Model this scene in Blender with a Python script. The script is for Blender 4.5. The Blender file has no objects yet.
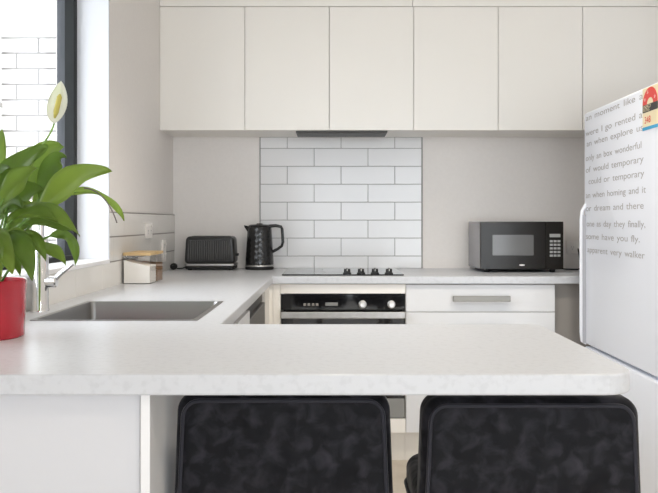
import bpy, bmesh, math, random
from mathutils import Vector, Matrix
random.seed(7)
PI = math.pi
scene = bpy.context.scene
COL = scene.collection

# ------------------------------------------------------------------ materials
MATS = {}
def mat(name, col, rough=0.5, metal=0.0, spec=0.5, noise=None, bump=None, sheen=0.0, emit=None, coat=0.0, trans=0.0):
    """noise=(scale, other colour, lo, hi, detail); bump=(scale, strength, distance)"""
    m = bpy.data.materials.new(name); m.use_nodes = True
    nt = m.node_tree; b = nt.nodes['Principled BSDF']
    b.inputs['Base Color'].default_value = (*col, 1)
    b.inputs['Roughness'].default_value = rough
    b.inputs['Metallic'].default_value = metal
    b.inputs['Specular IOR Level'].default_value = spec
    b.inputs['Coat Weight'].default_value = coat
    b.inputs['Coat Roughness'].default_value = 0.08
    b.inputs['Transmission Weight'].default_value = trans
    if sheen:
        b.inputs['Sheen Weight'].default_value = sheen
        b.inputs['Sheen Roughness'].default_value = 0.35
    if emit:
        b.inputs['Emission Color'].default_value = (*emit[0], 1)
        b.inputs['Emission Strength'].default_value = emit[1]
    if noise or bump:
        tc = nt.nodes.new('ShaderNodeTexCoord')
    if noise:
        n = nt.nodes.new('ShaderNodeTexNoise'); n.inputs['Scale'].default_value = noise[0]
        n.inputs['Detail'].default_value = noise[4] if len(noise) > 4 else 4
        if len(noise) > 5: n.inputs['Distortion'].default_value = noise[5]
        nt.links.new(tc.outputs['Object'], n.inputs['Vector'])
        r = nt.nodes.new('ShaderNodeValToRGB')
        r.color_ramp.elements[0].position = noise[2]; r.color_ramp.elements[1].position = noise[3]
        r.color_ramp.elements[0].color = (*noise[1], 1); r.color_ramp.elements[1].color = (*col, 1)
        nt.links.new(n.outputs['Fac'], r.inputs['Fac']); nt.links.new(r.outputs['Color'], b.inputs['Base Color'])
    if bump:
        n2 = nt.nodes.new('ShaderNodeTexNoise'); n2.inputs['Scale'].default_value = bump[0]
        nt.links.new(tc.outputs['Object'], n2.inputs['Vector'])
        bp = nt.nodes.new('ShaderNodeBump'); bp.inputs['Strength'].default_value = bump[1]; bp.inputs['Distance'].default_value = bump[2]
        nt.links.new(n2.outputs['Fac'], bp.inputs['Height']); nt.links.new(bp.outputs['Normal'], b.inputs['Normal'])
    MATS[name] = m
    return m

def glass_mat(name, tint=(1, 1, 1), refl=0.06):
    """thin architectural glass: a pane that passes light straight and reflects a little"""
    m = bpy.data.materials.new(name); m.use_nodes = True
    nt = m.node_tree; nt.nodes.clear()
    o = nt.nodes.new('ShaderNodeOutputMaterial'); mx = nt.nodes.new('ShaderNodeMixShader')
    t = nt.nodes.new('ShaderNodeBsdfTransparent'); g = nt.nodes.new('ShaderNodeBsdfGlossy')
    t.inputs['Color'].default_value = (*tint, 1); g.inputs['Roughness'].default_value = 0.02
    f = nt.nodes.new('ShaderNodeLayerWeight'); f.inputs['Blend'].default_value = 0.5
    pw = nt.nodes.new('ShaderNodeMath'); pw.operation = 'POWER'; pw.inputs[1].default_value = 5
    ml = nt.nodes.new('ShaderNodeMath'); ml.operation = 'MULTIPLY_ADD'; ml.inputs[1].default_value = 0.8; ml.inputs[2].default_value = refl*.5
    nt.links.new(f.outputs['Facing'], pw.inputs[0]); nt.links.new(pw.outputs[0], ml.inputs[0]); nt.links.new(ml.outputs[0], mx.inputs['Fac'])
    nt.links.new(t.outputs[0], mx.inputs[1]); nt.links.new(g.outputs[0], mx.inputs[2])
    nt.links.new(mx.outputs[0], o.inputs['Surface'])
    return m

M_wall = mat('wall_paint', (0.80, 0.765, 0.735), 0.75, noise=(60, (0.785, 0.75, 0.72), .35, .65))
M_ceil = mat('ceiling_paint', (0.82, 0.81, 0.79), 0.8)
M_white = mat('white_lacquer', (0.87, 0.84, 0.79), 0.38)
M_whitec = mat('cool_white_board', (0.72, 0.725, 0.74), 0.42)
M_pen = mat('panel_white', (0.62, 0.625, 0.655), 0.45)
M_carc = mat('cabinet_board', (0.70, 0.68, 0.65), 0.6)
M_trimw = mat('white_gloss_paint', (0.80, 0.80, 0.81), 0.35)
M_bench = mat('speckled_laminate', (0.575, 0.588, 0.618), 0.30, noise=(70, (0.535, 0.547, 0.575), .36, .50, 8))
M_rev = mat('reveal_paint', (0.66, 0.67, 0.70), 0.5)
M_tile = mat('white_glazed_tile', (0.76, 0.76, 0.765), 0.14, noise=(3, (0.74, 0.74, 0.745), .4, .6))
M_grout = mat('grey_grout', (0.36, 0.355, 0.35), 0.9)
M_groutl = mat('pale_grout', (0.22, 0.20, 0.19), 0.9)
M_tilel = mat('cream_glazed_tile', (0.74, 0.72, 0.69), 0.15, noise=(4, (0.72, 0.70, 0.67), .4, .6))
M_floor = mat('beige_vinyl', (0.60, 0.54, 0.46), 0.45, noise=(12, (0.55, 0.49, 0.41), .35, .65))
M_kick = mat('kick_board', (0.72, 0.68, 0.62), 0.5)
M_grey = mat('grey_board', (0.30, 0.28, 0.26), 0.6)
M_handle = mat('handle_steel', (0.25, 0.24, 0.22), 0.42, 0.85)
M_ss = mat('brushed_steel', (0.50, 0.49, 0.48), 0.42, 1.0, noise=(40, (0.44, 0.43, 0.42), .3, .7))
M_knob = mat('bright_knob_metal', (0.75, 0.74, 0.73), 0.35, 0.8)
M_sink = mat('satin_steel', (0.30, 0.295, 0.29), 0.30, 1.0)
M_chrome = mat('chrome', (0.86, 0.86, 0.87), 0.06, 1.0)
M_blackg = mat('black_glass', (0.008, 0.008, 0.009), 0.06)
M_blackp = mat('black_plastic', (0.016, 0.016, 0.016), 0.35)
M_kettle = mat('black_gloss_plastic', (0.012, 0.012, 0.012), 0.18)
M_dark = mat('dark_rubber', (0.012, 0.012, 0.012), 0.7)
M_mwbody = mat('microwave_paint', (0.017, 0.015, 0.013), 0.25, spec=0.3)
M_mwside = mat('microwave_side_reflection', (0.27, 0.27, 0.29), 0.25, 0.3)  # glossy reflection on the side put in as a lighter grey
M_mwwin = mat('microwave_window', (0.13, 0.13, 0.13), 0.18)
M_fridge = mat('fridge_enamel', (0.82, 0.845, 0.91), 0.30)
M_fgrey = mat('fridge_seal_grey', (0.42, 0.43, 0.47), 0.6)
M_letter = mat('grey_lettering', (0.43, 0.415, 0.41), 0.6)
M_frame = mat('dark_window_aluminium', (0.020, 0.022, 0.022), 0.6, 0.0, spec=.2)
M_framelit = mat('lit_window_aluminium', (0.085, 0.09, 0.10), 0.6, 0.0, spec=.2)  # daylight on the outer frame put in as a lighter grey
M_glass = glass_mat('window_glass')
M_clear = glass_mat('clear_acrylic', (0.99, 0.985, 0.98), 0.06)
M_bamboo = mat('bamboo', (0.62, 0.44, 0.22), 0.5, noise=(18, (0.52, 0.35, 0.16), .35, .65))
M_flour = mat('white_sugar', (0.93, 0.91, 0.87), 0.95)
M_brown = mat('brown_sugar', (0.33, 0.19, 0.10), 0.9)
M_redpot = mat('red_glazed_ceramic', (0.42, 0.008, 0.022), 0.22, noise=(6, (0.33, 0.005, 0.016), .3, .6), coat=0.3)
M_soil = mat('potting_soil', (0.05, 0.032, 0.02), 0.95, noise=(60, (0.02, 0.012, 0.008), .4, .6), bump=(70, .6, .01))
M_spathe = mat('white_spathe', (0.80, 0.80, 0.70), 0.5, noise=(14, (0.70, 0.74, 0.55), .3, .5))
M_spadix = mat('yellow_spadix', (0.52, 0.45, 0.10), 0.7, bump=(300, .6, .002))
M_stem = mat('green_stem', (0.20, 0.34, 0.08), 0.5)
M_velvet = mat('black_velvet', (0.036, 0.035, 0.044), 0.6, spec=0.15, sheen=0.15,
               noise=(30, (0.005, 0.005, 0.007), .46, .80, 10, 0.5), bump=(14, .6, .02))  # mottled crush, with the pile's highlights put into the colour as lighter noise
M_piping = mat('black_velvet_piping', (0.022, 0.022, 0.030), 0.6, spec=0.25, sheen=0.2)
M_plast = mat('white_plastic', (0.80, 0.79, 0.77), 0.35)
M_plate = mat('outlet_plate', (0.80, 0.77, 0.74), 0.4)
M_lamp = mat('lamp_diffuser', (1, 1, 1), 0.5, emit=((1.0, 0.90, 0.76), 8))
M_red = mat('label_red', (0.72, 0.06, 0.05), 0.5)
M_cream = mat('label_cream', (0.83, 0.72, 0.48), 0.5)
M_blue = mat('label_blue', (0.05, 0.38, 0.66), 0.5)
M_black = mat('label_black', (0.03, 0.03, 0.03), 0.5)
M_paper = mat('label_white', (0.85, 0.84, 0.80), 0.5)
M_hood = mat('hood_filter_metal', (0.07, 0.067, 0.063), 0.45, 0.3)
M_lgrey = mat('key_grey', (0.40, 0.40, 0.40), 0.5)
M_disp = mat('display_grey', (0.24, 0.24, 0.23), 0.4)

def leaf_mat():
    m = mat('lily_leaf', (0.115, 0.23, 0.028), 0.36, spec=0.5)
    nt = m.node_tree; b = nt.nodes['Principled BSDF']
    oi = nt.nodes.new('ShaderNodeObjectInfo'); tc = nt.nodes.new('ShaderNodeTexCoord')
    n = nt.nodes.new('ShaderNodeTexNoise'); n.inputs['Scale'].default_value = 16
    nt.links.new(tc.outputs['Object'], n.inputs['Vector'])
    r1 = nt.nodes.new('ShaderNodeValToRGB')
    r1.color_ramp.elements[0].color = (0.10, 0.19, 0.032, 1); r1.color_ramp.elements[1].color = (0.36, 0.47, 0.095, 1)
    ad = nt.nodes.new('ShaderNodeMath'); ad.operation = 'MULTIPLY_ADD'; ad.inputs[1].default_value = 0.55; ad.inputs[2].default_value = -0.02
    ad2 = nt.nodes.new('ShaderNodeMath'); ad2.operation = 'MULTIPLY_ADD'; ad2.inputs[1].default_value = 0.42
    nt.links.new(oi.outputs['Random'], ad.inputs[0]); nt.links.new(n.outputs['Fac'], ad2.inputs[0])
    nt.links.new(ad.outputs[0], ad2.inputs[2]); nt.links.new(ad2.outputs[0], r1.inputs['Fac'])
    nt.links.new(r1.outputs['Color'], b.inputs['Base Color'])
    out = nt.nodes['Material Output']
    tr = nt.nodes.new('ShaderNodeBsdfTranslucent'); mx = nt.nodes.new('ShaderNodeMixShader'); mx.inputs[0].default_value = 0.38
    hs = nt.nodes.new('ShaderNodeHueSaturation'); hs.inputs['Value'].default_value = 1.5
    nt.links.new(r1.outputs['Color'], hs.inputs['Color']); nt.links.new(hs.outputs['Color'], tr.inputs['Color'])
    nt.links.new(b.outputs[0], mx.inputs[1]); nt.links.new(tr.outputs[0], mx.inputs[2]); nt.links.new(mx.outputs[0], out.inputs['Surface'])
    return m
M_leaf = leaf_mat()

def ridge_mat(name, col, scale):
    """fine upright ridges pressed into dark plastic"""
    m = mat(name, col, 0.33)
    nt = m.node_tree; b = nt.nodes['Principled BSDF']
    tc = nt.nodes.new('ShaderNodeTexCoord'); w = nt.nodes.new('ShaderNodeTexWave')
    w.bands_direction = 'X'; w.inputs['Scale'].default_value = scale
    bp = nt.nodes.new('ShaderNodeBump'); bp.inputs['Strength'].default_value = 0.7; bp.inputs['Distance'].default_value = 0.004
    nt.links.new(tc.outputs['Object'], w.inputs['Vector']); nt.links.new(w.outputs['Fac'], bp.inputs['Height'])
    nt.links.new(bp.outputs['Normal'], b.inputs['Normal'])
    return m
M_toast = ridge_mat('ridged_dark_plastic', (0.035, 0.034, 0.033), 26)

def brick_mat():
    m = mat('white_painted_brick', (0.86, 0.855, 0.84), 0.8)
    nt = m.node_tree; b = nt.nodes['Principled BSDF']
    tc = nt.nodes.new('ShaderNodeTexCoord'); sp = nt.nodes.new('ShaderNodeSeparateXYZ'); cb = nt.nodes.new('ShaderNodeCombineXYZ')
    nt.links.new(tc.outputs['Object'], sp.inputs[0]); nt.links.new(sp.outputs['X'], cb.inputs['X']); nt.links.new(sp.outputs['Z'], cb.inputs['Y'])
    br = nt.nodes.new('ShaderNodeTexBrick')
    br.inputs['Color1'].default_value = (0.88, 0.875, 0.86, 1); br.inputs['Color2'].default_value = (0.84, 0.835, 0.82, 1)
    br.inputs['Mortar'].default_value = (0.24, 0.23, 0.22, 1)
    br.inputs['Scale'].default_value = 1.0; br.inputs['Brick Width'].default_value = 0.24; br.inputs['Row Height'].default_value = 0.0855
    br.inputs['Mortar Size'].default_value = 0.006; br.inputs['Mortar Smooth'].default_value = 0.2
    nt.links.new(cb.outputs[0], br.inputs['Vector']); nt.links.new(br.outputs['Color'], b.inputs['Base Color'])
    return m
M_brick = brick_mat()

# ------------------------------------------------------------------ mesh helpers
def add_box(bm, x0, x1, y0, y1, z0, z1, bev=0.0, seg=2):
    v = [bm.verts.new((x, y, z)) for x in (x0, x1) for y in (y0, y1) for z in (z0, z1)]
    fs = [bm.faces.new([v[i] for i in q]) for q in ((0, 1, 3, 2), (4, 6, 7, 5), (0, 4, 5, 1), (2, 3, 7, 6), (0, 2, 6, 4), (1, 5, 7, 3))]
    if bev:
        es = list({e for f in fs for e in f.edges})
        bmesh.ops.bevel(bm, geom=es, offset=bev, segments=seg, affect='EDGES', profile=0.5)
def add_lathe(bm, prof, c=(0, 0, 0), n=32, axis='Z', cap=True, twist=0.0):
    rings = []
    for k, (r, h) in enumerate(prof):
        ring = []
        for i in range(n):
            a = 2*PI*(i + twist*(k % 2))/n
            p = (r*math.cos(a), r*math.sin(a), h)
            if axis == 'Y': p = (p[0], -p[2], p[1])
            if axis == 'X': p = (p[2], p[0], p[1])
            ring.append(bm.verts.new((p[0]+c[0], p[1]+c[1], p[2]+c[2])))
        rings.append(ring)
    for k in range(len(rings)-1):
        a, b = rings[k], rings[k+1]
        for i in range(n):
            j = (i+1) % n
            if twist:
                if k % 2 == 0:
                    bm.faces.new((a[i], a[j], b[i])); bm.faces.new((a[j], b[j], b[i]))
                else:
                    bm.faces.new((a[i], b[j], b[i])); bm.faces.new((a[i], a[j], b[j]))
            else:
                bm.faces.new((a[i], a[j], b[j], b[i]))
    if cap:
        bm.faces.new(list(reversed(rings[0]))); bm.faces.new(rings[-1])
def add_tube(bm, pts, r, n=10, closed=False, flat=1.0):
    """round (or flattened) bar along a path; r is one radius or one per point"""
    pts = [Vector(p) for p in pts]; N = len(pts); rings = []
    up = None
    for i, p in enumerate(pts):
        if closed: t = (pts[(i+1) % N]-pts[i-1]).normalized()
        else: t = (pts[min(i+1, N-1)]-pts[max(i-1, 0)]).normalized()
        if up is None:
            up = Vector((0, 0, 1)) if abs(t.z) < .9 else Vector((0, 1, 0))
        s = t.cross(up)
        if s.length < 1e-5: s = t.cross(Vector((1, 0, 0)))
        s.normalize(); up = s.cross(t).normalized()
        rr = r[i] if isinstance(r, (list, tuple)) else r
        rings.append([bm.verts.new(p + s*(rr*math.cos(2*PI*k/n)) + up*(rr*flat*math.sin(2*PI*k/n))) for k in range(n)])
    for i in range(N if closed else N-1):
        a, b = rings[i], rings[(i+1) % N]
        for k in range(n):
            j = (k+1) % n
            bm.faces.new((a[k], a[j], b[j], b[k]))
    if not closed:
        bm.faces.new(list(reversed(rings[0]))); bm.faces.new(rings[-1])
def rrect(w, h, r, n=6, wtop=None):
    """rounded rectangle outline centred on 0; wtop narrows the top"""
    pts = []
    for cx, cz, a0 in ((1, 1, 0), (-1, 1, 90), (-1, -1, 180), (1, -1, 270)):
        for k in range(n+1):
            a = math.radians(a0 + 90*k/n)
            x = cx*(w/2-r) + r*math.cos(a); z = cz*(h/2-r) + r*math.sin(a)
            if wtop is not None:
                t = (z + h/2)/h; x *= 1 + (wtop/w - 1)*t
            pts.append((x, z))
    return pts
def add_slab(bm, w, h, t, R, r, c=(0, 0, 0), wtop=None, n=6, seg=4, axis='Y', bulge=0.0):
    """slab with rounded outline (R) and rounded rims (r); thickness t along the axis"""
    rings = []
    prof = [(r*(1-math.sin(a)), -t/2 + r*(1-math.cos(a))) for a in [PI/2*k/seg for k in range(seg+1)]]
    prof = prof + [(o, -y) for o, y in reversed(prof)]
    for o, y in prof:
        ring = []
        for x, z in rrect(w-2*o, h-2*o, max(R-o, .0005), n, None if wtop is None else wtop-2*o):
            p = {'Y': (x, y, z), 'X': (y, x, z), 'Z': (x, z, y)}[axis]
            ring.append(bm.verts.new((p[0]+c[0], p[1]+c[1], p[2]+c[2])))
        rings.append(ring)
    m = len(rings[0])
    for a, b in zip(rings, rings[1:]):
        for i in range(m):
            j = (i+1) % m
            bm.faces.new((a[i], a[j], b[j], b[i]))
    bm.faces.new(list(reversed(rings[0]))); bm.faces.new(rings[-1])
def obj(name, bm, m, parent=None, smooth=None, loc=None):
    bmesh.ops.recalc_face_normals(bm, faces=bm.faces)
    me = bpy.data.meshes.new(name); bm.to_mesh(me); bm.free()
    me.materials.append(m)
    o = bpy.data.objects.new(name, me); COL.objects.link(o)
    if smooth is not None:
        me.shade_smooth() if smooth >= 180 else smooth_angle(me, smooth)
    if parent: o.parent = parent
    if loc: o.location = loc
    return o
def smooth_angle(me, deg):
    me.shade_smooth()
    me.set_sharp_from_angle(angle=math.radians(deg))
def new(): return bmesh.new()
def box(name, dims, m, parent=None, bev=0.0, seg=2):
    bm = new(); add_box(bm, *dims, bev=bev, seg=seg)
    return obj(name, bm, m, parent)
def thing(name, label, cat, loc=(0, 0, 0), rz=0.0, group=None):
    o = bpy.data.objects.new(name, None); COL.objects.link(o)
    o.empty_display_size = 0.05
    o.location = loc; o.rotation_euler = (0, 0, rz)
    return tag(o, label, cat, group)
def tag(o, label, cat, group=None):
    o['label'] = label; o['category'] = cat
    if group: o['group'] = group
    return o
def struct(o, label=None):
    o['kind'] = 'structure'
    return o
def text(name, s, size, m, parent, mw, align='LEFT', width=None):
    cu = bpy.data.curves.new(name, 'FONT'); cu.body = s; cu.size = size; cu.align_x = align
    t = bpy.data.objects.new(name, cu); COL.objects.link(t)
    bpy.context.view_layer.update()
    me = bpy.data.meshes.new_from_object(t.evaluated_get(bpy.context.evaluated_depsgraph_get()))
    COL.objects.unlink(t); bpy.data.objects.remove(t); bpy.data.curves.remove(cu)
    if width:
        xs = [v.co.x for v in me.vertices]; k = width/(max(xs)-min(xs))
        for v in me.vertices: v.co.x *= k
    me.transform(mw); me.materials.clear(); me.materials.append(m); me.name = name
    o = bpy.data.objects.new(name, me); COL.objects.link(o); o.parent = parent
    return o
def bez(p0, p1, p2, t):
    return p0*(1-t)**2 + p1*2*t*(1-t) + p2*t*t

# ------------------------------------------------------------------ place: main measures (metres)
CAMZ = 1.16
WL = -0.893                 # left wall
YB = 4.16                   # back wall
WR = 1.85                   # wall behind the fridge
CEIL = 2.40
BT, BB = 0.900, 0.864       # worktop top and underside
PF, PB = 1.26, 1.887        # peninsula front and back
BF = 3.535                  # front of the back run worktop
LF = -0.285                 # front of the left run worktop
YR = -3.8                   # glazed rear wall
XE = 3.6                    # east wall of the living side
WY0, WY1, WZ0, WZ1 = 1.42, 2.95, 1.0, 2.12     # kitchen window opening
WO = -1.10                  # outer face of the left wall

# ------------------------------------------------------------------ setting
struct(box('floor', (-1.1, XE+.1, YR-.1, YB+.1, -0.08, 0.0), M_floor))
struct(box('ceiling', (-1.1, XE+.1, YR-.1, YB+.1, CEIL, CEIL+.08), M_ceil))
bm = new()
add_box(bm, WO, WL, WY1, YB+.1, 0, CEIL); add_box(bm, WO, WL, YR-.1, WY0, 0, CEIL)
add_box(bm, WO, WL, WY0, WY1, 0, WZ0); add_box(bm, WO, WL, WY0, WY1, WZ1, CEIL)
wall_left = struct(obj('wall_left', bm, M_wall))
wall_back = struct(box('wall_back', (WL, WR+.1, YB, YB+.1, 0, CEIL), M_wall))
struct(box('wall_right', (WR, WR+.1, 2.52, YB, 0, CEIL), M_wall))
struct(box('wall_return', (WR+.1, XE, 2.52, 2.62, 0, CEIL), M_wall))
struct(box('wall_east', (XE, XE+.1, YR-.1, 2.62, 0, CEIL), M_wall))
bm = new()
add_box(bm, WL, -0.6, YR-.1, YR, 0, CEIL); add_box(bm, 3.3, XE, YR-.1, YR, 0, CEIL); add_box(bm, -0.6, 3.3, YR-.1, YR, 2.2, CEIL)
struct(obj('wall_rear', bm, M_wall))
# glazed sliding doors in the rear wall
d = bpy.data.objects.new('door_1', None); COL.objects.link(d); struct(d); d.location = (1.35, YR-.05, 0)
bm = new()
for x in (-1.95, -0.65, 0.60, 1.89): add_box(bm, x, x+.06, -.03, .03, .0, 2.2)
for z in (0.0, 2.13): add_box(bm, -1.95, 1.95, -.03, .03, z, z+.07)
obj('frame', bm, M_frame, d)
bm = new(); add_box(bm, -1.9, 1.9, -.003, .003, .06, 2.14); obj('pane', bm, M_glass, d)

# tiled strip on the left wall (one row under the window, three beyond it)
TF = WL + 0.009
bm = new(); add_box(bm, WL-.001, TF-.0015, 1.28, YB, BT, 1.0); add_box(bm, WL-.001, TF-.0005, WY1+.004, YB, 1.0, 1.2015)
obj('grout', bm, M_groutl, wall_left)
bm = new()
for row, (ya, off) in enumerate(((1.28, 0.11), (WY1+.0005, 0.26), (WY1+.0005, 0.11))):
    z0 = BT + .1*row + (.002 if row else -.004); y = YB - .003 - off
    spans = [(y, YB-.003)]
    while y > ya:
        spans.append((max(y-.3, ya), y)); y -= .3
    for a, b in spans:
        if b-a > .02: add_box(bm, WL, TF, a+(.0006 if a > ya else 0), b-.0006, z0, BT+.1*row+.098, bev=.0012, seg=1)
obj('tile_strip', bm, M_tilel, wall_left)
# tiled panel behind the hob
SX0, SX1, SF = -0.402, 0.503, YB-.009
bm = new(); add_box(bm, SX0-.005, SX1+.006, SF+.002, YB+.001, BT, 1.636); obj('grout', bm, M_grout, wall_back)
bm = new()
edges = [BT] + [0.969+.1007*k for k in range(7)] + [1.636]
for r in range(8):
    z0, z1 = edges[r]+.0017, edges[r+1]-.0017
    xs = [SX0, SX0+.302, SX0+.604, SX1] if r % 2 == 0 else [SX0, SX0+.151, SX0+.453, SX0+.754, SX1]
    for a, b in zip(xs, xs[1:]): add_box(bm, a+.0017, b-.0017, SF, YB, z0, z1, bev=.0015, seg=1)
obj('tile_panel', bm, M_tile, wall_back)

# kitchen window
w = bpy.data.objects.new('window_1', None); COL.objects.link(w); struct(w); w.location = (0, 0, 0)
bm = new(); x0, x1 = -1.012, WL+.006
add_box(bm, x0, x1, WY1-.012, WY1, WZ0, WZ1); add_box(bm, x0, x1, WY0, WY0+.012, WZ0, WZ1)
add_box(bm, x0, x1, WY0, WY1, WZ1-.012, WZ1)
obj('reveal', bm, M_rev, w)
bm = new(); add_box(bm, x0, WL+.012, WY0, WY1-.0121, WZ0-.004, WZ0+.012, bev=.003); obj('window_sill', bm, M_trimw, w)
bm = new(); fx0, fx1 = -1.050, -1.012
for a, b in ((WY0, WY0+.045), (WY1-.045, WY1)): add_box(bm, fx0, fx1, a, b, WZ0, WZ1, bev=.002)
for a, b in ((WZ0, WZ0+.03), (WZ1-.045, WZ1)): add_box(bm, fx0, fx1, WY0, WY1, a, b, bev=.002)
obj('window_frame', bm, M_frame, w)
bm = new()
for a, b in ((WY0, WY0+.035), (WY1-.035, WY1)): add_box(bm, -1.084, fx0, a, b, WZ0, WZ1, bev=.002)
for a, b in ((WZ0, WZ0+.025), (WZ1-.035, WZ1)): add_box(bm, -1.084, fx0, WY0, WY1, a, b, bev=.002)
obj('outer_frame', bm, M_framelit, w)
bm = new(); add_box(bm, -1.072, -1.067, WY0+.03, WY1-.03, WZ0+.02, WZ1-.03); obj('pane', bm, M_glass, w)
bm = new(); add_box(bm, -1.012, -.985, 2.30, 2.42, WZ0+.013, WZ0+.03, bev=.004)
add_tube(bm, [(-.99, 2.36, WZ0+.024), (-.975, 2.40, WZ0+.05), (-.972, 2.44, WZ0+.052)], .006)
obj('window_stay', bm, M_ss, w, smooth=40)

# outside: neighbouring white brick wall, soffit and a downpipe
o = struct(box('wall_outside', (-5.0, WO-.02, 4.06, 4.2, -.3, 2.172), M_brick)); 
o.data.transform(Matrix.Translation((1.49+.12, 0, -2.172+.0855*20))); o.location = (-1.49-.12, 0, 2.172-.0855*20)
struct(box('trim_1', (-5.0, WO-.02, 3.98, 4.2, 2.172, 2.75), M_trimw))
struct(box('shade_eave', (-1.75, WO-.001, -3, 4.0, 2.3, 2.36), M_trimw))  # unseen overhang added to cut the skylight reaching the window
struct(box('sky_block_wall', (-3.3, -3.2, -4, 4.05, -.3, 1.5), M_brick))  # unseen wall added to hold back sky from the kitchen window
struct(box('ground', (-9, -1.1, -4, 9, -.4, -.3), mat('pale_paving', (0.6, 0.58, 0.55), 0.85)))
t = thing('downpipe', 'white round downpipe on the brick wall outside the window', 'downpipe', (-1.83, 4.0, -.3))
bm = new(); add_lathe(bm, [(.04, 0), (.04, 2.47)], n=20); obj('pipe', bm, M_trimw, t, smooth=40)
bm = new(); add_lathe(bm, [(.044, 2.08), (.044, 2.105)], n=20); add_box(bm, -.01, .01, .0, .06, 2.08, 2.105); obj('bracket', bm, M_grey, t)

# bulkhead panels above the wall cabinets and filler
UF, UB, UTOP = 3.83, 1.636, 2.273
t = struct(box('trim_2', (WL+.002, 0.4165, UF, YB, UTOP+.003, CEIL), M_white))
t = struct(box('trim_3', (0.4195, WR, UF, YB, UTOP+.003, CEIL), M_white))
struct(box('trim_4', (1.739, WR, UF+.002, YB, UB, UTOP), M_white))

# ------------------------------------------------------------------ worktop
bm = new()
X = [WL+.001, -0.790, -0.362, LF, 0.528]; Y = [PF, PB, 1.951, 2.410, BF, YB-.001]
vc = {}
def vv(x, y):
    k = (round(x, 4), round(y, 4))
    if k not in vc: vc[k] = bm.verts.new((x, y, BT))
    return vc[k]
def cell(x0, x1, y0, y1): bm.faces.new([vv(x0, y0), vv(x1, y0), vv(x1, y1), vv(x0, y1)])
for i in range(3):
    for j in range(5):
        if (i, j) == (1, 2): continue
        cell(X[i], X[i+1], Y[j], Y[j+1])
cell(LF, .528, BF, YB-.001); cell(.528, WR-.001, BF, YB-.001)
r1, r2 = .064, .03
pts = [(LF, PF)]
pts += [(.528-r1+r1*math.sin(a), PF+r1-r1*math.cos(a)) for a in [PI/2*k/10 for k in range(11)]]
pts += [(.528-r2+r2*math.cos(a), PB-r2+r2*math.sin(a)) for a in [PI/2*k/8 for k in range(9)]]
pts += [(LF, PB)]
bm.faces.new([vv(*p) for p in pts])
ret = bmesh.ops.extrude_face_region(bm, geom=list(bm.faces))
for g in ret['geom']:
    if isinstance(g, bmesh.types.BMVert): g.co.z = BB
top = obj('worktop', bm, M_bench)
tag(top, 'white speckled stone-look worktop running around three sides with rounded peninsula end', 'worktop')
md = top.modifiers.new('Bevel', 'BEVEL'); md.width = .004; md.segments = 3; md.limit_method = 'ANGLE'; md.angle_limit = math.radians(50)

# ------------------------------------------------------------------ sink and tap
t = thing('kitchen_sink', 'square stainless steel sink bowl let into worktop under the window', 'sink', (-.576, 2.1805, BT))
a, b = .222, .2375          # half sizes of the rim
bm = new()
def ringv(hx, hy, z, r): return [bm.verts.new((x, y, z)) for x, y in rrect(2*hx, 2*hy, r, 4)]
rings = [ringv(a, b, .0002, .012), ringv(a, b, .0018, .012), ringv(a-.014, b-.014, .0018, .016), ringv(a-.016, b-.016, -.004, .016),
         ringv(a-.018, b-.018, -.185, .022), ringv(a-.034, b-.034, -.2, .02)]
for p, q in zip(rings, rings[1:]):
    n = len(p)
    for i in range(n): bm.faces.new((p[i], p[(i+1) % n], q[(i+1) % n], q[i]))
bm.faces.new(rings[-1])
obj('bowl', bm, M_sink, t, smooth=35)
bm = new(); add_lathe(bm, [(.045, -.1995), (.045, -.197), (.03, -.197), (.028, -.199)], n=24); obj('drain', bm, M_chrome, t, smooth=40)

t = thing('mixer_tap', 'chrome gooseneck mixer tap with a side lever behind the sink', 'tap', (-.853, 2.16, BT))
bm = new(); add_lathe(bm, [(.027, 0), (.027, .006), (.0245, .009), (.0245, .205), (.022, .213), (.013, .218)], n=32); obj('body', bm, M_chrome, t, smooth=40)
bm = new(); P = [(0, 0, .21), (0, 0, .26)]
for k in range(1, 13):
    an = PI*k/12; P.append((.035*(1-math.cos(an))*.35, -.075*(1-math.cos(an)), .26+.075*math.sin(an)))
P.append((.0245, -.15, .22)); add_tube(bm, P, .0125, 14); obj('spout', bm, M_chrome, t, smooth=60)
bm = new(); add_lathe(bm, [(.0155, .018), (.0165, .022), (.0165, .046), (.013, .05)], c=(0, 0, .085), n=24, axis='X'); obj('lever_hub', bm, M_chrome, t, smooth=40)
bm = new(); add_tube(bm, [(.040, 0, .09), (.062, .006, .112), (.092, .012, .138)], [.008, .007, .006], 10); obj('lever', bm, M_chrome, t, smooth=60)

# ------------------------------------------------------------------ base cabinets
def bar_handle(parent, x, z, w, y):
    bm = new(); add_box(bm, x-w/2, x+w/2, y-.032, y-.022, z-.0135, z+.0135, bev=.002)
    for s in (-1, 1): add_box(bm, x+s*(w/2-.012)-.006, x+s*(w/2-.012)+.006, y-.0225, y, z-.0115, z+.0115)
    return obj('handle', bm, M_handle, parent)
FY = 3.556                   # face of the back run
# oven housing
t = thing('oven_cabinet', 'white base cabinet housing the built-in oven under the hob', 'cabinet', (.0535, 3.85, 0))
t.location = (0, 0, 0)
bm = new(); add_box(bm, -.283, -.2475, FY, 4.12, .146, BB-.001); add_box(bm, .3535, .3545, FY+.002, 4.12, .146, BB-.001)
add_box(bm, -.2475, .3535, 4.1, 4.12, .146, BB-.001)
obj('side_panel', bm, M_white, t)
box('top_rail', (-.2465, .3525, FY, FY+.018, .8165, BB-.003), M_white, t)
box('bottom_panel', (-.2465, .3525, FY, FY+.45, .148, .2155), M_white, t)
box('plinth', (-.283, .3545, FY+.05, FY+.066, 0, .145), M_kick, t)
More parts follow.
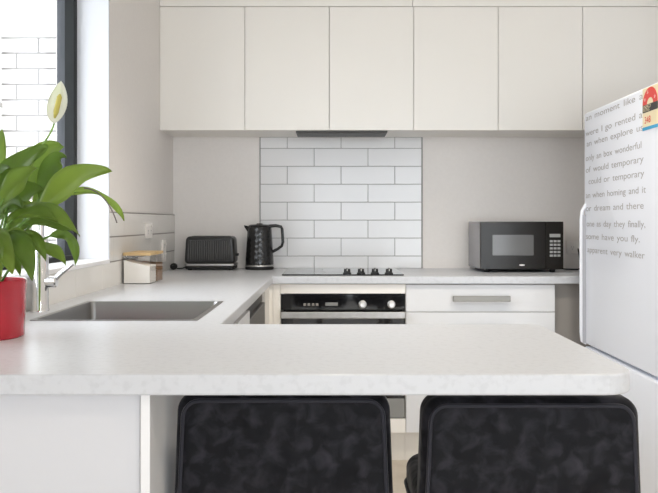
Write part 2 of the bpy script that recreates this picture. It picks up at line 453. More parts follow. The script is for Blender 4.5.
# oven
t = thing('oven', 'built-in stainless oven with black glass panel and two silver knobs', 'oven', (.053, FY, .2175))
W = .2975
box('body', (-W+.01, W-.01, .021, .53, .004, .59), M_dark, t)
bm = new(); add_box(bm, -W, W, -.001, .02, .52, .5955, bev=.002); cp = obj('control_panel', bm, M_blackg, t)
bm = new(); add_box(bm, -.085, -.025, -.0025, -.0005, .540, .556); obj('display', bm, M_disp, cp)
for k in range(4):
    box('button', (-.19+.02*k, -.178+.02*k, -.003, -.0005, .540, .552), M_grey, cp, bev=.001)
for x in (.094, .232):
    bm = new(); add_lathe(bm, [(.019, 0), (.019, .006), (.0165, .008), (.015, .026), (.012, .029)], c=(x, -.001, .547), n=28, axis='Y')
    obj('knob', bm, M_knob, t, smooth=40)
dr = box('door', (-W, W, 0, .02, .0, .515), M_blackg, t, bev=.003)
box('lower_strip', (-W+.002, W-.002, -.003, -.0002, .002, .095), M_disp, dr, bev=.001)  # plain grey strip across the bottom of the door
bm = new(); add_box(bm, -W+.002, W-.002, -.043, -.032, .483, .515, bev=.003)
for s in (-1, 1): add_box(bm, s*(W-.014)-.01, s*(W-.014)+.01, -.033, .001, .486, .512)
obj('handle', bm, M_ss, t)
# drawer unit
DX0, DX1 = .3565, 1.071
t = thing('drawer_cabinet', 'white three-drawer base cabinet under the microwave', 'cabinet', (0, 0, 0))
box('body', (DX0+.001, DX1-.001, FY+.02, 4.12, .146, BB-.001), M_carc, t)
box('plinth', (DX0-.001, DX1, FY+.05, FY+.066, 0, .145), M_kick, t)
for z0, z1 in ((.729, .8585), (.4395, .7255), (.148, .436)):
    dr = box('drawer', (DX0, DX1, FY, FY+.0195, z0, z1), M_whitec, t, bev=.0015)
    bar_handle(dr, .714, (z0+z1)/2 if z0 > .7 else z1-.07, .275, FY)
# grey panel standing in for the shadowy recess beside it
t = box('recess_panel', (1.0725, WR-.002, FY+.03, FY+.048, 0, BB-.002), M_grey)
tag(t, 'dark grey panel standing for the open recess between drawers and fridge', 'panel')
# left run
LX = -.302
t = thing('sink_cabinet', 'white base cabinet under the sink beside the dishwasher', 'cabinet', (0, 0, 0))
bm = new(); add_box(bm, WL+.011, LX-.02, 1.90, 1.918, .146, BB-.001); add_box(bm, WL+.011, LX-.02, 2.702, 2.72, .146, BB-.001)
add_box(bm, WL+.011, LX-.02, 1.918, 2.702, .146, .162); obj('body', bm, M_carc, t)
box('plinth', (LX-.07, LX-.055, 1.90, 2.72, 0, .145), M_kick, t)
for a, b in ((1.902, 2.309), (2.312, 2.718)):
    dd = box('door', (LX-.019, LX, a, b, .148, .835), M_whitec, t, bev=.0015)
t = thing('dishwasher', 'grey dishwasher with a dark top edge built in beside the corner', 'dishwasher', (0, 0, 0))
box('body', (WL+.03, LX-.03, 2.725, 3.335, .12, BB-.006), M_dark, t)
box('door', (LX-.028, LX, 2.726, 3.332, .13, .80), M_handle, t, bev=.004)
box('control_strip', (LX-.028, LX-.012, 2.726, 3.332, .803, .853), M_blackp, t, bev=.003)
box('plinth', (LX-.07, LX-.055, 2.726, 3.332, 0, .119), M_kick, t)
t = thing('corner_cabinet', 'white blind corner cabinet between dishwasher and oven', 'cabinet', (0, 0, 0))
box('body', (WL+.011, LX-.02, 3.34, 4.12, .146, BB-.001), M_carc, t)
box('filler', (LX-.019, LX, 3.34, FY, .146, BB-.003), M_white, t)
box('front_filler', (LX, -.2845, FY, FY+.018, .146, BB-.003), M_white, t)
box('plinth', (LX-.07, -.2845, 3.34, FY+.062, 0, .145), M_kick, t)

# peninsula supports: panelled base and end panel
t = thing('peninsula_base', 'white panelled base holding up the left of the peninsula', 'cabinet', (0, 0, 0))
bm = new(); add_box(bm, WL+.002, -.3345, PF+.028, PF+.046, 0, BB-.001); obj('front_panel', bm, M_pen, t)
bm = new(); add_box(bm, -.330, -.3135, PF+.014, PB-.01, 0, BB-.001, bev=.001); obj('end_panel', bm, M_trimw, t)
bm = new(); add_box(bm, WL+.002, -.3305, PB-.04, PB-.022, 0, BB-.001); obj('back_panel', bm, M_carc, t)
t = thing('support_leg', 'steel post holding up the free end of the peninsula behind stool', 'leg', (.40, 1.825, 0))
bm = new(); add_lathe(bm, [(.04, 0), (.04, .008), (.025, .012), (.025, .85), (.04, .852), (.04, BB-.001)], n=24); obj('post', bm, M_ss, t, smooth=40)

# ------------------------------------------------------------------ wall cabinets
DW = .437; UX0 = -.888
labs = ('white handleless wall cabinet with two flat doors in the corner by the left wall',
        'middle white wall cabinet with two flat doors, right of the corner cabinet',
        'white wall cabinet with two flat doors above the microwave and the fridge')
for i in range(3):
    xa = UX0 + 2*DW*i
    t = thing('wall_cabinet', labs[i], 'cabinet', (xa, UF, UB), group='wall cabinets')
    box('body', (.001, 2*DW-.001, .0195, YB-UF-.0005, .0, UTOP-UB), M_white, t)
    for k in range(2):
        box('door', (DW*k+.0014, DW*(k+1)-.0014, 0, .019, -.001, UTOP-UB), M_white, t, bev=.0012)
struct(box('trim_5', (WL+.001, UX0+.0005, UF+.003, YB, UB, UTOP), M_white))
# range hood
t = thing('range_hood', 'slim grey metal range hood slotted under the wall cabinets', 'hood', (.05, 3.94, UB))
bm = new(); add_box(bm, -.238, .238, -.098, .094, -.013, -.0012, bev=.003); obj('body', bm, M_hood, t)
for s in (-1, 1):
    bm = new(); add_box(bm, min(s*.008, s*.225), max(s*.008, s*.225), -.085, .08, -.0145, -.0128, bev=.0005); obj('filter', bm, M_hood, t)

# ------------------------------------------------------------------ hob
t = thing('cooktop', 'black glass cooktop with four black knobs along its front right', 'cooktop', (.053, 3.84, BT))
bm = new(); add_slab(bm, .594, .51, .006, .008, .002, c=(0, 0, .0034), axis='Z', n=3, seg=2); obj('glass', bm, M_blackg, t)
for x, y, r in ((-.17, -.10, .085), (-.17, .13, .07), (.10, .13, .09), (.08, -.08, .07)):
    n = 40; bm = new()
    vo = [[bm.verts.new((x+rr*math.cos(2*PI*k/n), y+rr*math.sin(2*PI*k/n), .0067)) for k in range(n)] for rr in (r, r-.003)]
    for k in range(n): bm.faces.new((vo[0][k], vo[0][(k+1) % n], vo[1][(k+1) % n], vo[1][k]))
    obj('cooking_zone', bm, M_disp, t)
for k in range(4):
    x = .021 + .0685*k
    bm = new(); add_lathe(bm, [(.021, .0066), (.021, .011), (.016, .013), (.0155, .028), (.014, .03)], c=(x, -.205, 0), n=24)
    add_box(bm, x-.0045, x+.0045, -.228, -.185, .013, .034, bev=.001)
    kn = obj('knob', bm, M_blackp, t, smooth=40)
    bm = new(); add_box(bm, x-.0012, x+.0012, -.2285, -.2275, .02, .033); obj('pointer', bm, M_plast, kn)

# ------------------------------------------------------------------ toaster
t = thing('toaster', 'dark grey ridged toaster with silver base band in the corner', 'toaster', (-.661, 4.065, BT))
bm = new(); add_slab(bm, .272, .148, .15, .022, .012, c=(0, 0, .034+.074), wtop=.256, n=6); obj('body', bm, M_blackp, t, smooth=40)
bm = new(); add_slab(bm, .238, .112, .008, .01, .003, c=(0, -.0755, .106), wtop=.224); obj('ridged_panel', bm, M_toast, t, smooth=40)
bm = new(); add_slab(bm, .274, .156, .013, .02, .003, c=(0, 0, .0285), axis='Z'); obj('base_band', bm, M_ss, t, smooth=40)
bm = new(); add_slab(bm, .268, .150, .016, .02, .004, c=(0, 0, .014), axis='Z'); obj('base', bm, M_dark, t, smooth=40)
for x in (-.11, .11):
    for y in (-.05, .05):
        bm = new(); add_lathe(bm, [(.011, 0), (.012, .0065)], c=(x, y, 0), n=14); obj('foot', bm, M_dark, t)
for y in (-.028, .028): box('slot', (-.1, .1, y-.012, y+.012, 0.1815, .1835), M_dark, t)
bm = new(); add_box(bm, .132, .149, -.012, .012, .075, .089, bev=.003); obj('lever', bm, M_blackp, t)
bm = new(); add_tube(bm, [(-.13, .03, .02), (-.16, .0, .006), (-.185, -.02, .006), (-.196, -.03, .012)], .0035, 8); obj('cord', bm, M_dark, t, smooth=60)
bm = new(); add_lathe(bm, [(.010, 0), (.018, .006), (.018, .028), (.009, .034), (.006, .05)], c=(-.199, -.025, .0185), n=16, axis='Y'); obj('plug', bm, M_dark, t, smooth=40)

# ------------------------------------------------------------------ kettle
t = thing('kettle', 'black diamond-textured electric kettle with loop handle beside the toaster', 'kettle', (-.398, 4.065, BT))
bm = new(); add_lathe(bm, [(.074, 0), (.078, .004), (.078, .012), (.07, .016)], n=40); obj('power_base', bm, M_dark, t, smooth=40)
bm = new(); add_lathe(bm, [(.077, .0165), (.0785, .018), (.0785, .024), (.077, .0262)], n=40); obj('silver_ring', bm, M_ss, t, smooth=40)
bm = new(); prof = [(.077, .0265)] + [(.0772-.0009*k, .045+.0145*k) for k in range(13)] + [(.064, .232), (.060, .236)]
add_lathe(bm, prof, n=22, twist=.5); obj('body', bm, M_kettle, t)
bm = new(); add_lathe(bm, [(.060, .2355), (.061, .240), (.054, .245), (.018, .248), (.016, .252), (.004, .253)], n=28); obj('lid', bm, M_kettle, t, smooth=40)
bm = new(); vs = [bm.verts.new(p) for p in ((-.055, -.024, .236), (-.055, .024, .236), (-.063, -.02, .205), (-.063, .02, .205), (-.086, -.008, .243), (-.086, .008, .243), (-.082, -.004, .230), (-.082, .004, .230))]
for q in ((0, 1, 5, 4), (2, 6, 7, 3), (0, 4, 6, 2), (1, 3, 7, 5), (4, 5, 7, 6), (0, 2, 3, 1)): bm.faces.new([vs[i] for i in q])
bmesh.ops.bevel(bm, geom=list(bm.edges), offset=.002, segments=2, affect='EDGES'); obj('spout', bm, M_kettle, t)
bm = new(); add_tube(bm, [(.05, 0, .237), (.09, 0, .240), (.118, 0, .234), (.124, 0, .222), (.128, 0, .15), (.122, 0, .128), (.10, 0, .112), (.066, 0, .095)], [.010, .009, .008, .008, .008, .008, .008, .009], 10)
obj('handle', bm, M_kettle, t, smooth=60)

# ------------------------------------------------------------------ microwave
t = thing('microwave', 'black microwave with grey window and keypad on the worktop by fridge', 'microwave', (.9755, 3.80, BT))
H0, H1 = .016, .262; W = .2135
bm = new(); add_box(bm, -W, W, .018, .335, H0, H1, bev=.004); obj('body', bm, M_mwside, t)
bm = new(); add_box(bm, -W, .123, 0, .0178, H0, H1, bev=.003); dr = obj('door', bm, M_mwbody, t)
bm = new(); add_slab(bm, .212, .106, .003, .004, .001, c=(-.046, -.0007, .141)); obj('window', bm, M_mwwin, dr)
cp = box('control_panel', (.1245, W, 0, .0178, H0, H1, ), M_mwbody, t, bev=.003)
box('display', (.142, .197, -.0015, .001, .182, .199), M_lgrey, cp)
for r in range(5):
    for c in range(3): box('key', (.143+.0195*c, .158+.0195*c, -.0015, .001, .082+.0185*r, .093+.0185*r), M_lgrey, cp)
bm = new(); n = 24
f = [bm.verts.new((.0+.0145*math.cos(2*PI*k/n), -.0008, .039+.0042*math.sin(2*PI*k/n))) for k in range(n)]; bm.faces.new(f)
obj('badge', bm, M_plast, dr)
for x in (-.17, .17):
    for y in (.05, .29):
        bm = new(); add_lathe(bm, [(.014, 0), (.016, .0155)], c=(x, y, 0), n=14); obj('foot', bm, M_dark, t)
bm = new(); add_tube(bm, [(.19, .30, .03), (.23, .26, .012), (.28, .18, .006), (.34, .16, .006), (.39, .25, .01), (.40, .335, .11)], .0038, 8); obj('cord', bm, M_dark, t, smooth=60)

# ------------------------------------------------------------------ power points
def outlet(label, loc, rz, w=.115, h=.073):
    o = thing('power_outlet', label, 'outlet', loc, rz)
    bm = new(); add_slab(bm, w, h, .009, .006, .002, c=(0, -.0046, 0)); obj('plate', bm, M_plate, o, smooth=40)
    for q in (-.027, .027):
        sx, sz, kx, kz = (q*1.3, .022, q, -.004) if w > h else (.016, q+.008, -.006, q)
        bm = new(); add_slab(bm, .016, .012, .005, .002, .001, c=(sx, -.0115, sz)); obj('switch', bm, M_plate, o)
        bm = new()
        for dx, dz in ((-.006, .004), (.006, .004), (0, -.008)): add_box(bm, kx+dx-.001, kx+dx+.001, -.0105, -.0085, kz+dz-.004, kz+dz+.004)
        obj('socket_slots', bm, M_lgrey, o)
    return o
outlet('white double power outlet higher on the left wall tiles, above the canisters', (TF, 3.55, 1.118), PI/2)
outlet('white upright power outlet low on the left wall near the corner', (TF, 3.87, 1.01), PI/2, .073, .115)
outlet('white power outlet on the back wall between microwave and fridge', (1.376, YB, 1.02), 0)

# ------------------------------------------------------------------ canisters
def canister(label, y0, fill, m):
    o = thing('canister', label, 'canister', (-.819, y0+.0575, BT), group='storage canisters')
    w, d, h = .057, .0565, .118; th = .0025
    bm = new()
    add_box(bm, -w, w, -d, -d+th, 0, h); add_box(bm, -w, w, d-th, d, 0, h)
    add_box(bm, -w, -w+th, -d+th, d-th, 0, h); add_box(bm, w-th, w, -d+th, d-th, 0, h); add_box(bm, -w+th, w-th, -d+th, d-th, 0, th)
    obj('jar', bm, M_clear, o)
    bm = new(); add_slab(bm, 2*w+.004, 2*d+.004, .013, .008, .003, c=(0, 0, h+.007), axis='Z'); obj('lid', bm, M_bamboo, o, smooth=40)
    bm = new()
    for i, (x, y) in enumerate(((-w, -d), (w, -d), (w, d), (-w, d))):
        x += th*(1 if x < 0 else -1)*1.2; y += th*(1 if y < 0 else -1)*1.2
        fill_v = fill[i]; bm.verts.new((x, y, th+.0006)); bm.verts.new((x, y, fill_v))
    bm.verts.ensure_lookup_table(); v = bm.verts
    for i in range(4):
        j = (i+1) % 4; bm.faces.new((v[2*i], v[2*j], v[2*j+1], v[2*i+1]))
    bm.faces.new((v[0], v[6], v[4], v[2])); bm.faces.new((v[1], v[3], v[5], v[7]))
    obj('contents', bm, m, o)
    return o
canister('clear square canister of white sugar with bamboo lid, nearest the window', 3.10, (.10, .072, .075, .098), M_flour)
canister('clear square canister of brown sugar with bamboo lid, behind the white one', 3.225, (.085, .08, .08, .085), M_brown)

# ------------------------------------------------------------------ fridge
FX, FY0, FY1 = 1.165, 2.63, 3.42
SPL = .594
t = thing('fridge', 'tall white two-door fridge covered in grey word magnets at right', 'fridge', (FX, (FY0+FY1)/2, 0))
hw = (FY1-FY0)/2
box('body', (.068, .64, -hw+.004, hw-.004, .03, 1.648), M_fridge, t, bev=.006)
bm = new(); add_box(bm, .061, .0675, -hw+.012, hw-.012, .06, 1.64); obj('door_seal', bm, M_fgrey, t)
bm = new(); add_slab(bm, 2*hw, 1.662-SPL-.006, .06, .010, .010, c=(.03, 0, (1.662+SPL+.006)/2), axis='X'); ud = obj('upper_door', bm, M_fridge, t, smooth=40)
bm = new(); add_slab(bm, 2*hw, SPL-.006-.055, .06, .010, .010, c=(.03, 0, (SPL-.006+.055)/2), axis='X'); ld = obj('lower_door', bm, M_fridge, t, smooth=40)
for x in (.1, .58):
    for y in (-.34, .34):
        bm = new(); add_lathe(bm, [(.022, 0), (.022, .0305)], c=(x, y, 0), n=14); obj('foot', bm, M_dark, t)
box('toe_grille', (.08, .1, -hw+.02, hw-.02, .032, .05), M_fgrey, t)
# upright handle along the far edge of the upper door
bm = new(); zt = 1.242
add_tube(bm, [(.004, hw-.018, SPL+.01), (-.014, hw-.016, SPL+.02), (-.018, hw-.016, SPL+.06), (-.018, hw-.016, zt-.07), (-.013, hw-.016, zt-.03), (.004, hw-.018, zt)], .0085, 12, flat=1.0)
hd = obj('handle', bm, M_fridge, ud, smooth=60)
bm = new(); add_box(bm, -.0155, -.0002, hw-.0285, hw-.0255, SPL+.012, zt-.05); obj('handle_shadow_gap', bm, M_fgrey, hd)  # grey strip put in for the shadow gap beside the handle
# rows of small word magnets
R_txt = Matrix(((0, 0, -1, 0), (-1, 0, 0, 0), (0, 1, 0, 0), (0, 0, 0, 1)))
rows = [(1.634, 3.395, 2.770, 'an moment like a'), (1.564, 3.395, 2.775, 'were I go rented a'), (1.516, 3.385, 2.770, 'an when explore us'),
        (1.451, 3.395, 2.785, 'only an box wonderful'), (1.397, 3.395, 2.765, 'of would temporary'), (1.343, 3.36, 2.760, 'could or temporary'),
        (1.281, 3.395, 2.745, 'an when homing and it'), (1.222, 3.395, 2.765, 'or dream and there'), (1.152, 3.385, 2.750, 'one as day they finally,'),
        (1.095, 3.395, 2.800, 'some have you fly.'), (1.035, 3.375, 2.755, 'apparent very walker')]
for z, ya, yb, s in rows:
    ws = [text('word_magnet', wd, .037, M_letter, ud, Matrix()) for wd in s.split()]
    wid = [max(v.co.x for v in o.data.vertices) for o in ws]
    k = (ya-yb)/(sum(wid)+.016*(len(ws)-1)); px = 0.0
    for o, q in zip(ws, wid):
        o.data.transform(Matrix.Translation((-.0008, ya-px-(FY0+FY1)/2, z-.012)) @ R_txt @ Matrix.Diagonal((k, 1, 1, 1))); px += (q+.016)*k
# energy rating label
y0, y1, z0, z1 = 2.772-3.025, 2.640-3.025, 1.500, 1.656
la = box('energy_label', (-.0016, -.0002, y1, y0, z0, z1), M_cream, ud); la['label'] = 'energy rating label with red arc'
def flat_disc(name, pts, m, x=-.0022):
    bm = new(); bm.faces.new([bm.verts.new((x, y, z)) for y, z in pts]); return obj(name, bm, m, la)
cy = (y0+y1)/2
arc = [(cy+.064*math.cos(a), 1.594+.060*math.sin(a)) for a in [PI*k/20 for k in range(21)]] + [(cy+.026*math.cos(a), 1.594+.022*math.sin(a)) for a in [PI*(20-k)/20 for k in range(21)]]
flat_disc('star_arc', arc, M_red)
box('text_band', (-.0022, -.0018, y1, y0-.002, 1.566, 1.594), M_black, la)
box('bottom_stripe', (-.0022, -.0018, y1, y0, z0, z0+.012), M_blue, la)
yc = (FY0+FY1)/2
for dy, dz in ((.050, .008), (-.034, .008), (.026, .033)): text('star_symbol', '*', .030, M_paper, la, Matrix.Translation((-.0026, cy+dy, 1.590+dz)) @ R_txt)
text('lettering', 'ENERGY', .018, M_cream, la, Matrix.Translation((-.0026, y0-.008, 1.580)) @ R_txt)
text('lettering', 'RATING', .015, M_cream, la, Matrix.Translation((-.0026, y0-.008, 1.569)) @ R_txt)
text('number', '348', .036, M_red, la, Matrix.Translation((-.0026, y0-.018, 1.525)) @ R_txt)

# ------------------------------------------------------------------ stools
def stool(label, x, y, w):
    o = thing('bar_stool', label, 'stool', (x, y, 0), group='bar stools')
    # y = rear face of the backrest
    bm = new(); add_slab(bm, w, .30, .075, .034, .022, c=(0, .0375, .690), wtop=w-.022, n=8, seg=5); bk = obj('backrest', bm, M_velvet, o, smooth=60)
    for inset, yy, rr in ((.013, .0025, .0042),):
        bm = new()
        P = [(px, yy, pz+.690) for px, pz in rrect(w-2*inset, .30-2*inset, .030, 6, w-.024-2*inset)]
        add_tube(bm, P, rr, 8, closed=True); obj('piping', bm, M_piping, bk, smooth=60)
    bm = new(); add_slab(bm, w-.030, .40, .075, .06, .026, c=(0, .215, .585), axis='Z', n=8, seg=5); st = obj('seat', bm, M_velvet, o, smooth=60)
    bm = new(); P = [(px, py+.215, .563) for px, py in rrect(w-.027, .403, .06, 6)]; add_tube(bm, P, .0042, 8, closed=True); obj('piping', bm, M_piping, st, smooth=60)
    cy = .22
    bm = new(); add_lathe(bm, [(.09, .535), (.09, .547)], c=(0, cy, 0), n=24); obj('seat_plate', bm, M_dark, o, smooth=40)
    bm = new(); add_lathe(bm, [(.03, .012), (.03, .34), (.022, .345), (.022, .536)], c=(0, cy, 0), n=24); obj('column', bm, M_chrome, o, smooth=40)
    bm = new(); add_lathe(bm, [(.2, 0), (.2, .004), (.05, .016), (.03, .03)], c=(0, cy, 0), n=40); obj('base', bm, M_chrome, o, smooth=40)
    bm = new(); add_tube(bm, [(.14*math.sin(a), cy-.02+.14*math.cos(a), .26) for a in [2*PI*k/28 for k in range(28)]], .010, 8, closed=True)
    add_tube(bm, [(0, cy, .26), (0, cy+.12, .26)], .008, 8); obj('footrest', bm, M_chrome, o, smooth=60)
    bm = new(); add_tube(bm, [(.02, cy, .530), (.13, cy, .526), (.17, cy, .520)], .005, 8); obj('height_lever', bm, M_chrome, o, smooth=60)
    return o
stool('black velvet bar stool tucked under the left of the peninsula by end panel', (283.5-332)/740*1.385, 1.375, .420)
stool('black velvet bar stool tucked under the rounded right end of the peninsula', (528-332)/740*1.345+.0065, 1.338, .415)

# ------------------------------------------------------------------ plant
PX, PY = -.785, 1.675
pl = thing('peace_lily', 'peace lily with broad green leaves in a red pot on the peninsula', 'plant', (PX, PY, BT))
bm = new(); add_lathe(bm, [(.080, 0), (.083, .003), (.0865, .118), (.0870, .126), (.0855, .130), (.083, .129), (.081, .10), (.08, .099)], n=48)
obj('pot', bm, M_redpot, pl, smooth=40)
bm = new(); add_lathe(bm, [(.0805, .1), (.0815, .112), (.04, .118), (.004, .119)], n=32); obj('soil', bm, M_soil, pl, smooth=60)
def pt(x, y, Yd):    # point of the plant from its bearing, measured relative to the pot
    return Vector(((x-332)/740*Yd - PX, Yd-PY, CAMZ+(222-y)/740*Yd - BT))
def leaf(p0, p1, p2, width, root=None, face=(0.2, -1, .25), fold=.25, curl=0.0):
    """blade along a curve p0>p1>p2 on its own stalk from the soil"""
    face = Vector(face).normalized()
    nL, nW = 14, 6; bm = new(); rows = []
    for i in range(nL+1):
        t = i/nL; c = bez(p0, p1, p2, t); tg = (bez(p0, p1, p2, min(t+.02, 1.02))-bez(p0, p1, p2, t-.02)).normalized()
        side = tg.cross(face).normalized(); nor = side.cross(tg).normalized()
        wd = width*.5*(math.sin(PI*min(1, t**.85))**.75 if t < .999 else 0)*(1-.12*t)*1.08
        wd = max(wd, .0012 if t < .98 else .0003)
        row = []
        for j in range(nW+1):
            s = (j/nW*2-1)
            rip = .006*math.sin(t*9+s*2+width*90)*abs(s)
            row.append(bm.verts.new(c + side*(s*wd*(1-fold*.25)) + nor*(abs(s)*wd*fold - curl*s*s*wd + rip - (.0016 if j == nW//2 else 0))))
        rows.append(row)
    for a, b in zip(rows, rows[1:]):
        for j in range(nW): bm.faces.new((a[j], a[j+1], b[j+1], b[j]))
    ret = bmesh.ops.solidify(bm, geom=list(bm.faces), thickness=.0007)
    lf = obj('leaf', bm, M_leaf, pl, smooth=180)
    rt = Vector(root) if root else Vector((random.uniform(-.035, .045), random.uniform(-.04, .04), .112))
    mid = (rt+p0)*.5 + Vector((0, 0, .03))
    mid.x = rt.x*.6+p0.x*.4
    bm = new(); add_tube(bm, [bez(rt, mid, p0, k/8) for k in range(9)] + [bez(p0, p1, p2, .12)], [.0032]*8+[.0024, .001], 8)
    obj('leaf_stalk', bm, M_stem, lf, smooth=180)
    return lf
L = [  # base, control, tip as bearings with distance; width
 ((37, 212, 1.62), (72, 170, 1.60), (111, 170, 1.57), .066, (.1, -1, .45), .2),
 ((66, 194, 1.72), (108, 184, 1.74), (124, 221, 1.76), .022, (.3, -.7, .6), .4),
 ((33, 192, 1.74), (38, 146, 1.76), (63, 146, 1.75), .070, (.3, -1, .1), .2),
 ((-2, 208, 1.60), (14, 160, 1.60), (48, 146, 1.63), .075, (-.2, -1, .4), .25),
 ((-14, 200, 1.66), (-6, 160, 1.66), (2, 129, 1.68), .05, (.5, -1, .0), .2),
 ((36, 205, 1.80), (44, 180, 1.82), (60, 166, 1.84), .040, (-.4, -1, .2), .3),
 ((18, 206, 1.60), (45, 203, 1.58), (80, 236, 1.55), .048, (.3, -.8, .8), .25),
 ((22, 224, 1.66), (50, 219, 1.66), (78, 232, 1.65), .030, (.1, -.8, .7), .3),
 ((50, 236, 1.70), (78, 228, 1.71), (75, 266, 1.72), .028, (.6, -.8, .3), .3),
 ((28, 252, 1.66), (52, 238, 1.64), (66, 266, 1.62), .034, (.3, -.8, .6), .25),
 ((4, 238, 1.57), (26, 232, 1.55), (32, 281, 1.53), .050, (.3, -1, .3), .25),
 ((-12, 235, 1.56), (4, 232, 1.54), (12, 274, 1.52), .050, (0, -1, .3), .2),
 ((0, 215, 1.68), (24, 186, 1.68), (44, 190, 1.68), .060, (.1, -1, .4), .2),
 ((-8, 190, 1.74), (10, 168, 1.76), (30, 178, 1.78), .050, (.2, -1, .3), .2),
 ((-10, 225, 1.60), (4, 190, 1.59), (22, 208, 1.56), .060, (0, -1, .4), .2),
 ((6, 236, 1.70), (22, 214, 1.70), (44, 226, 1.68), .048, (.2, -1, .5), .25),
 ((-4, 252, 1.62), (12, 226, 1.60), (34, 246, 1.58), .044, (.1, -1, .4), .25),
 ((12, 252, 1.72), (28, 236, 1.74), (50, 252, 1.74), .040, (.1, -1, .4), .25),
 ((-20, 200, 1.62), (-10, 170, 1.60), (10, 168, 1.58), .056, (.1, -1, .4), .2),
 ((-30, 215, 1.60), (-40, 175, 1.56), (-62, 168, 1.53), .060, (-.1, -1, .5), .2),
 ((-40, 225, 1.66), (-68, 190, 1.60), (-95, 215, 1.55), .060, (-.2, -1, .5), .2),
 ((-30, 210, 1.72), (-30, 160, 1.74), (-50, 140, 1.74), .064, (0, -1, .2), .2),
 ((-35, 235, 1.58), (-55, 215, 1.52), (-66, 255, 1.48), .052, (-.2, -1, .5), .2),
 ((-18, 230, 1.56), (-24, 195, 1.50), (-22, 225, 1.45), .056, (0, -1, .5), .2),
 ((40, 200, 1.70), (52, 150, 1.70), (66, 158, 1.69), .046, (.5, -1, .1), .2),
 ((8, 224, 1.58), (30, 200, 1.56), (58, 222, 1.55), .040, (.2, -.9, .6), .3),
 ((0, 205, 1.55), (16, 176, 1.54), (38, 168, 1.53), .050, (.1, -1, .3), .25),
 ((20, 240, 1.60), (36, 226, 1.60), (46, 262, 1.59), .032, (.4, -1, .3), .3),
 ((2, 258, 1.60), (14, 240, 1.58), (20, 276, 1.56), .036, (.3, -1, .3), .3),
 ((-8, 246, 1.56), (-2, 240, 1.54), (0, 278, 1.52), .040, (.0, -1, .3), .3),
 ((14, 214, 1.74), (40, 206, 1.76), (66, 214, 1.78), .036, (.1, -.8, .7), .3),
 ((10, 200, 1.70), (22, 160, 1.71), (40, 156, 1.71), .05, (-.1, -1, .2), .2),
]
for p0, p1, p2, wd, fc, fo in L:
    leaf(pt(*p0), pt(*p1), pt(*p2), wd, face=fc, fold=fo)
# thin stalk with shadow put in as dark brown, and the flower
bm = new(); add_tube(bm, [bez(pt(84, 188, 1.72), pt(106, 190, 1.73), pt(117, 223, 1.74), k/10) for k in range(11)], .0017, 6)
dark_stalk = obj('shadow_stalk', bm, mat('shadow_stalk_brown', (0.16, 0.13, 0.12), .7), pl, smooth=180); dark_stalk['label'] = 'dark brown stalk in shadow below the leaf'
fs = [Vector((.01, .0, .112)), pt(0, 175, 1.68), pt(50, 148, 1.66), pt(54.5, 122, 1.66)]
def cub(a, b, c, d_, t): return a*(1-t)**3 + b*3*t*(1-t)**2 + c*3*t*t*(1-t) + d_*t**3
bm = new(); add_tube(bm, [cub(*fs, k/16) for k in range(17)], .0024, 8); fl = obj('flower', bm, M_stem, pl, smooth=180)
bm = new(); p0, p2 = pt(54.5, 124, 1.66), pt(61, 81, 1.67); rows = []
for i in range(15):
    t_ = i/14; c = p0.lerp(p2, t_); wd = .0245*math.sin(PI*t_**.9)**.7*(1-.15*t_) if 0 < i < 14 else .0004
    rows.append([bm.verts.new(c + Vector((s*wd, .010*(1-s*s)*math.sin(PI*t_) - .004*(1-t_), 0))) for s in (-1, -.6, -.2, .2, .6, 1)])
for a, b in zip(rows, rows[1:]):
    for j in range(5): bm.faces.new((a[j], a[j+1], b[j+1], b[j]))
bmesh.ops.solidify(bm, geom=list(bm.faces), thickness=.0008)
obj('spathe', bm, M_spathe, fl, smooth=180)
bm = new(); add_tube(bm, [pt(54.5, 118, 1.652), pt(56, 112, 1.648), pt(59.5, 97, 1.648), pt(60, 94, 1.648)], [.002, .0058, .0054, .002], 10); obj('spadix', bm, M_spadix, fl, smooth=180)

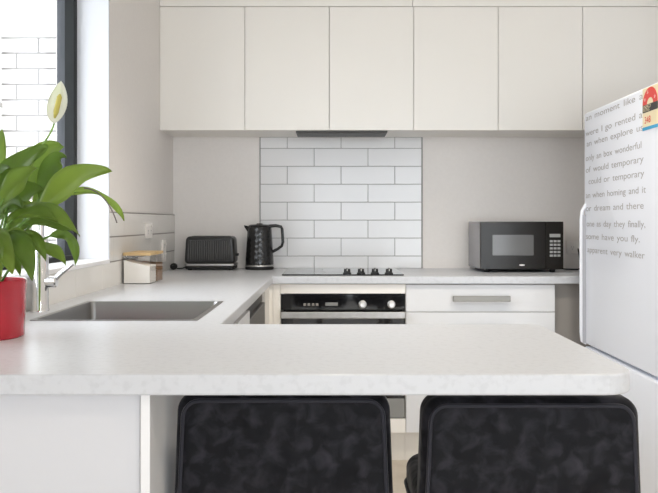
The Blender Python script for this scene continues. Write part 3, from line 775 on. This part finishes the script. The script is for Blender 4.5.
# ------------------------------------------------------------------ lights
for k, (x, y) in enumerate(((0.05, 2.5), (1.05, 2.5), (0.3, .3), (1.8, .3))):
    t = thing('ceiling_downlight', ('round recessed ceiling downlight over the aisle, nearer the window', 'round recessed ceiling downlight over the aisle, nearer the fridge',
              'round recessed ceiling downlight behind the stools, nearer the window wall', 'round recessed ceiling downlight behind the stools, farther from the window')[k], 'lamp', (x, y, CEIL), group='downlights')
    bm = new(); add_lathe(bm, [(.055, -.001), (.055, -.006), (.042, -.004), (.042, -.001)], n=32); obj('rim', bm, M_plast, t, smooth=40)
    bm = new(); add_lathe(bm, [(.041, -.0015), (.041, -.003)], n=32); obj('diffuser', bm, M_lamp, t)
    ld_ = bpy.data.lights.new('downlight_beam', 'SPOT'); ld_.energy = 30 if k < 2 else 22; ld_.color = (1.0, .91, .78)
    ld_.spot_size = math.radians(125); ld_.spot_blend = .6; ld_.shadow_soft_size = .045
    lo = bpy.data.objects.new('downlight_beam', ld_); COL.objects.link(lo); lo.parent = t; lo.location = (0, 0, -.02)
def portal(loc, rot, sx, sy):
    l = bpy.data.lights.new('window_portal', 'AREA'); l.shape = 'RECTANGLE'; l.size = sx; l.size_y = sy; l.cycles.is_portal = True
    o = bpy.data.objects.new('window_portal', l); COL.objects.link(o); o.location = loc; o.rotation_euler = rot
portal((1.35, YR-.12, 1.1), (PI/2, 0, 0), 3.9, 2.2)
portal((WO-.02, (WY0+WY1)/2, 1.56), (0, -PI/2, 0), 1.12, 1.53)
w = bpy.data.worlds.new('sky'); scene.world = w; w.use_nodes = True
bg = w.node_tree.nodes['Background']; bg.inputs['Color'].default_value = (.88, .94, 1.0, 1); bg.inputs['Strength'].default_value = 5.0

# ------------------------------------------------------------------ camera
cam = bpy.data.cameras.new('camera'); co = bpy.data.objects.new('camera', cam); COL.objects.link(co)
co.location = (0, 0, CAMZ); co.rotation_euler = (PI/2, 0, 0)
cam.sensor_fit = 'HORIZONTAL'; cam.sensor_width = 36; cam.lens = 740/658*36
cam.shift_x = -3/658; cam.shift_y = -24.5/658; cam.clip_start = .05
scene.camera = co
vs = scene.view_settings; vs.view_transform = 'Standard'; vs.look = 'None'; vs.gamma = 1; vs.use_curve_mapping = False
vs.exposure = 0.44
scene.cycles.use_denoising = True
scene.cycles.max_bounces = 10; scene.cycles.diffuse_bounces = 6; scene.cycles.transparent_max_bounces = 12
scene.cycles.sample_clamp_indirect = 6
